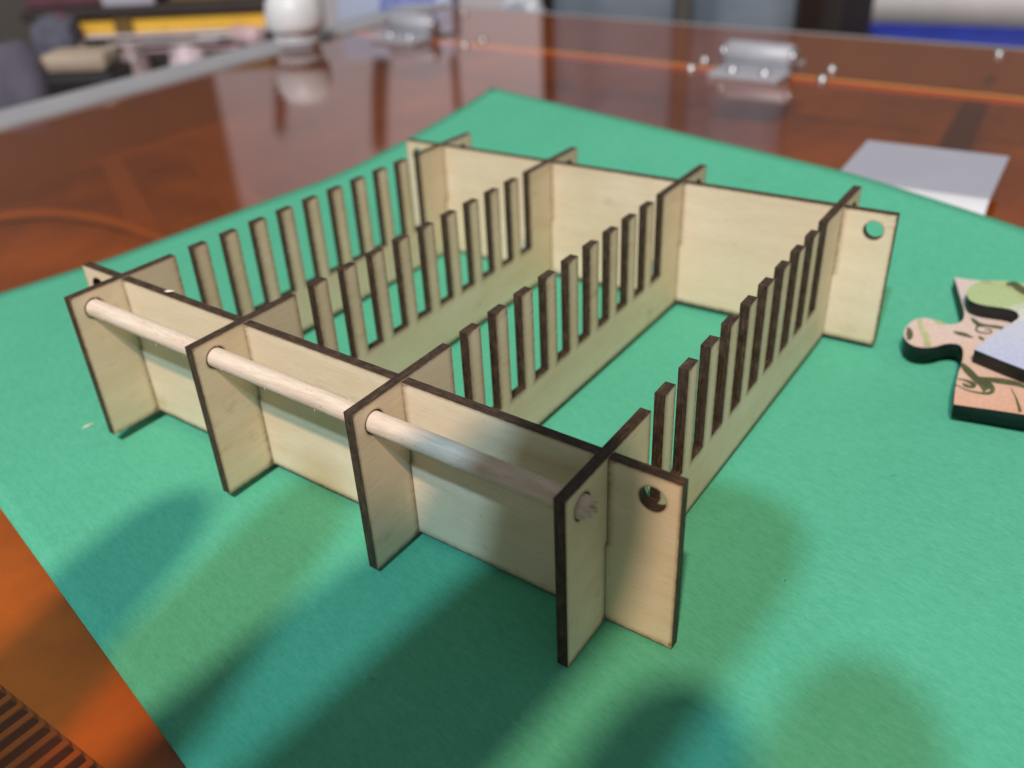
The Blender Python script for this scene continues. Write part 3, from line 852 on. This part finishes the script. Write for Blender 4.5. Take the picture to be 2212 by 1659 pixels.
# blue grey cloth hanging behind the machine, in two folds
def drape(name, px0, px1, y, mat, label, seed, top=9):
    a, b = at_y(px0, 30, y), at_y(px1, 30, y)
    rd = random.Random(seed); ph = [rd.uniform(0, 6) for _ in range(3)]
    bm = bmesh.new(); rows = []
    for i in range(41):
        t = i / 40; x = a.x + (b.x - a.x) * t
        d = 0.16 * math.sin(6 * t + ph[0]) + 0.05 * math.sin(13 * t + ph[1]) + 0.5 * (abs(2 * t - 1) ** 6)
        rows.append([bm.verts.new(W(x, y + d, TZ + 0.005)), bm.verts.new(W(x + 0.03 * math.sin(5 * t), y + d * 0.8, AZ + 3)), bm.verts.new(W(x, y + d * 0.6, AZ + top))])
    for u, v in zip(rows, rows[1:]):
        for k in range(2): bm.faces.new((u[k], v[k], v[k + 1], u[k + 1])).smooth = True
    o = from_bm(name, bm, mat)
    md = o.modifiers.new('cloth', 'SOLIDIFY'); md.thickness = 0.002
    tag(o, label, 'cloth', 'blue grey cloths hanging behind the machine')
M_ENAM = plain('warm_white_enamel', (0.90, 0.80, 0.84), 0.5, 0, 0.06, 3)
a, b = at_y(430, 20, 27.0), at_y(1163, 20, 27.0)
cab = empty('white_cabinet', W((a.x + b.x) / 2, 29, TZ))
tag(cab, 'warm white cabinet at the back, just left of the grey cloth', 'cabinet')
gx = at_y(975, 20, 27.0).x
box('carcass', a.x, b.x, 27.3, 31, TZ + 0.005, AZ + 15, M_DKBRN, cab, 0.1)
box('door', a.x, gx - 0.35, 27.0, 27.28, TZ + 0.3, AZ + 14.2, M_ENAM, cab, 0.1)
box('door', gx + 0.1, b.x, 27.0, 27.28, TZ + 0.3, AZ + 14.6, M_ENAM, cab, 0.1)
ux = gx - a.x
tube('dark_strip', [(a.x + ux * 0.28, 26.9, AZ + 9), (a.x + ux * 0.40, 26.7, AZ + 4.6), (a.x + ux * 0.62, 26.6, AZ + 2.2), (a.x + ux * 0.8, 26.7, AZ + 1.6)], 0.28, M_DKBRN, cab)  # added tube, out of view: puts a dark curved streak in the lid's reflection
tube('dark_strip', [(a.x + ux * 0.70, 26.9, AZ + 9), (a.x + ux * 0.76, 26.7, AZ + 5.0), (a.x + ux * 0.86, 26.6, AZ + 3.2), (a.x + ux * 0.9, 26.7, AZ + 0.2)], 0.34, M_DKBRN, cab)  # second added tube, for another dark reflected streak
drape('hanging_cloth', 1172, 1436, 15.6, M_CURT, 'blue grey hanging cloth left of the dark gap behind the machine', 3)
drape('hanging_cloth', 1474, 1700, 15.8, M_CURT, 'blue grey hanging cloth right of the dark gap, beside the brown box', 8)
a, b = at_y(1690, 60, 22.0), at_y(1815, 60, 22.0)
o = box('brown_box', a.x, b.x, 22.0, 25, TZ + 0.005, AZ + 1, M_DKBRN, None, 0.1)
tag(o, 'dark brown box between the grey cloth and the cream bag', 'box')
# cream bag with blue band
def make_bag():
    y = 31.0
    a, b = at_y(1782, 66, y), at_y(2260, 96, y)
    e = empty('cream_bag', W((a.x + b.x) / 2, y + 1, TZ)); tag(e, 'cream coloured bag with a strong blue band along its bottom, far right', 'bag')
    for nm, p_lo, p_hi, dep, mt in (('blue_band', 130, 49, 0.0, M_NAVY), ('upper_body', 49, -45, 0.05, M_CREAM)):
        bm = bmesh.new(); ring = []
        for k in range(13):
            t = k / 12; px = 1782 + (2330 - 1782) * t
            sag = 18 * t - 4 * math.sin(math.pi * t)
            xo = 30 if nm == 'upper_body' else 0
            lo = at_y(px, p_lo + sag, y); hi = at_y(px + xo * (1 - t), p_hi + sag * (1 if nm == 'blue_band' else 0.6), y)
            bul = 0.12 * math.sin(math.pi * t)
            zl = TZ + 0.005 if nm == 'blue_band' else lo.z + 0.004
            ring.append([bm.verts.new(W(lo.x, y - bul + dep, zl)), bm.verts.new(W(hi.x, y - bul * 0.7 + dep, hi.z)), bm.verts.new(W(hi.x, y + 3, hi.z)), bm.verts.new(W(lo.x, y + 3, zl))])
        for u, v in zip(ring, ring[1:]):
            for k in range(4): bm.faces.new((u[k], v[k], v[(k + 1) % 4], u[(k + 1) % 4])).smooth = (k == 0)
        bm.faces.new(ring[0]); bm.faces.new(ring[-1][::-1])
        from_bm(nm, bm, mt, e)
make_bag()

# ------------------------------------------------------------------ small debris
M_CHIP = plain('pale_wood_splinter', (0.80, 0.72, 0.58), 0.8)
def splinter(p, d, r, label):
    bm = bmesh.new(); d = Vector(d); pts = [Vector(p) + d * t for t in (-0.5, -0.2, 0.15, 0.5)]
    side = d.cross(Vector((0, 0, 1))).normalized(); up = Vector((0, 0, 1))
    rows = []
    for q, k in zip(pts, (0.3, 1.0, 0.8, 0.2)):
        rows.append([bm.verts.new(W(*(q + side * r * k * c + up * (r * k * s + r * 0.8)))) for c, s in ((1, 0), (0, 0.8), (-1, 0), (0, -0.8))])
    for u, v in zip(rows, rows[1:]):
        for k in range(4): bm.faces.new((u[k], u[(k + 1) % 4], v[(k + 1) % 4], v[k]))
    bm.faces.new(rows[0]); bm.faces.new(rows[-1][::-1])
    o = from_bm('wood_splinter', bm, M_CHIP); tag(o, label, 'splinter', 'loose wood splinters'); return o
p0, p1 = at_z(177, 927, ZP), at_z(204, 915, ZP)
splinter((p0 + p1) / 2, p1 - p0, 0.008, 'thin pale wood splinter lying on the green paper left of the rack')
p = at_z(366, 631, 1.03)
splinter(Vector((p.x, 0.03, 1.027)), (0.05, 0.035, 0), 0.010, 'tiny white wood chip on the front cross panel top edge')

# ------------------------------------------------------------------ unseen shadow caster added above the camera, cut from the foreground shadow outlines
GH = 4.5
def caster_outline(pts):
    lp = LAMP_AIM + L_COOL * LAMP_H; f = GH / LAMP_H
    return [(x + (lp.x - x) * f, y + (lp.y - y) * f) for x, y in catmull(pts, 5)]
caster = empty('shadow_caster', W(3.4 + L_COOL.x * GH, -2 + L_COOL.y * GH, ZP + GH))
tag(caster, 'unseen dark plates added above the paper to cast the finger-shaped foreground shadows', 'phone')
GZ = ZP + GH
for nm, pts in (('caster_plate', [(2.45, -4), (2.55, -2.6), (2.62, -1.6), (2.72, -0.3), (2.88, 0.6), (3.2, 1.08), (3.6, 1.28), (3.9, 1.28), (4.14, 1.1), (4.2, 0.7), (4.17, 0.1), (4.12, -1), (4.05, -2.5), (4.0, -4)]),
                ('caster_finger', [(2.0, -4), (1.75, -2.6), (1.52, -1.48), (1.38, -0.6), (1.34, -0.15), (1.45, 0.08), (1.65, 0.1), (1.83, -0.1), (1.98, -0.5), (2.18, -1.1), (2.36, -1.7), (2.40, -2.6), (2.42, -4)]),
                ('caster_finger', [(4.6, -4), (4.52, -2), (4.46, -0.9), (4.43, -0.2), (4.47, 0.16), (4.6, 0.36), (4.76, 0.4), (4.95, 0.31), (5.1, 0.08), (5.2, -0.4), (5.25, -1.5), (5.3, -4)])):
    prism(nm, caster_outline(pts), GZ - 0.08, GZ + 0.08, M_CASTER, caster)
box('caster_bridge', 1.5, 5.2, -4.6 + L_COOL.y * GH, -3.7 + L_COOL.y * GH, GZ - 0.30, GZ - 0.085, M_CASTER, caster, 0.05)

# fine sawdust and fibres scattered on the sheet (nobody could count it)
def make_dust():
    rd = random.Random(12); bm = bmesh.new()
    for k in range(70):
        s_, w_ = rd.uniform(0.2, 6.6), rd.uniform(0.3, 8.6)
        p = paper_xy(s_, w_); z = ZP + paper_z(s_, w_) + 0.003
        a = rd.uniform(0, 6.28); L = rd.choice([0.006, 0.008, 0.010, 0.03]); r = rd.uniform(0.0025, 0.005)
        d = Vector((math.cos(a), math.sin(a), 0)) * L; n = Vector((-d.y, d.x, 0)).normalized() * r
        vs = [bm.verts.new(W(*(p + q + Vector((0, 0, z))))) for q in (d, n, -d, -n)]
        t = bm.verts.new(W(*(p + Vector((0, 0, z + r)))))
        for i in range(4): bm.faces.new((vs[i], vs[(i + 1) % 4], t))
        bm.faces.new(vs[::-1])
    o = from_bm('wood_dust', bm, plain('dust_fibre', (0.16, 0.30, 0.20), 0.9, 0, 0.7, 300))
    tag(o, 'specks of pale wood dust scattered over the green paper', 'dust', kind='stuff')
make_dust()
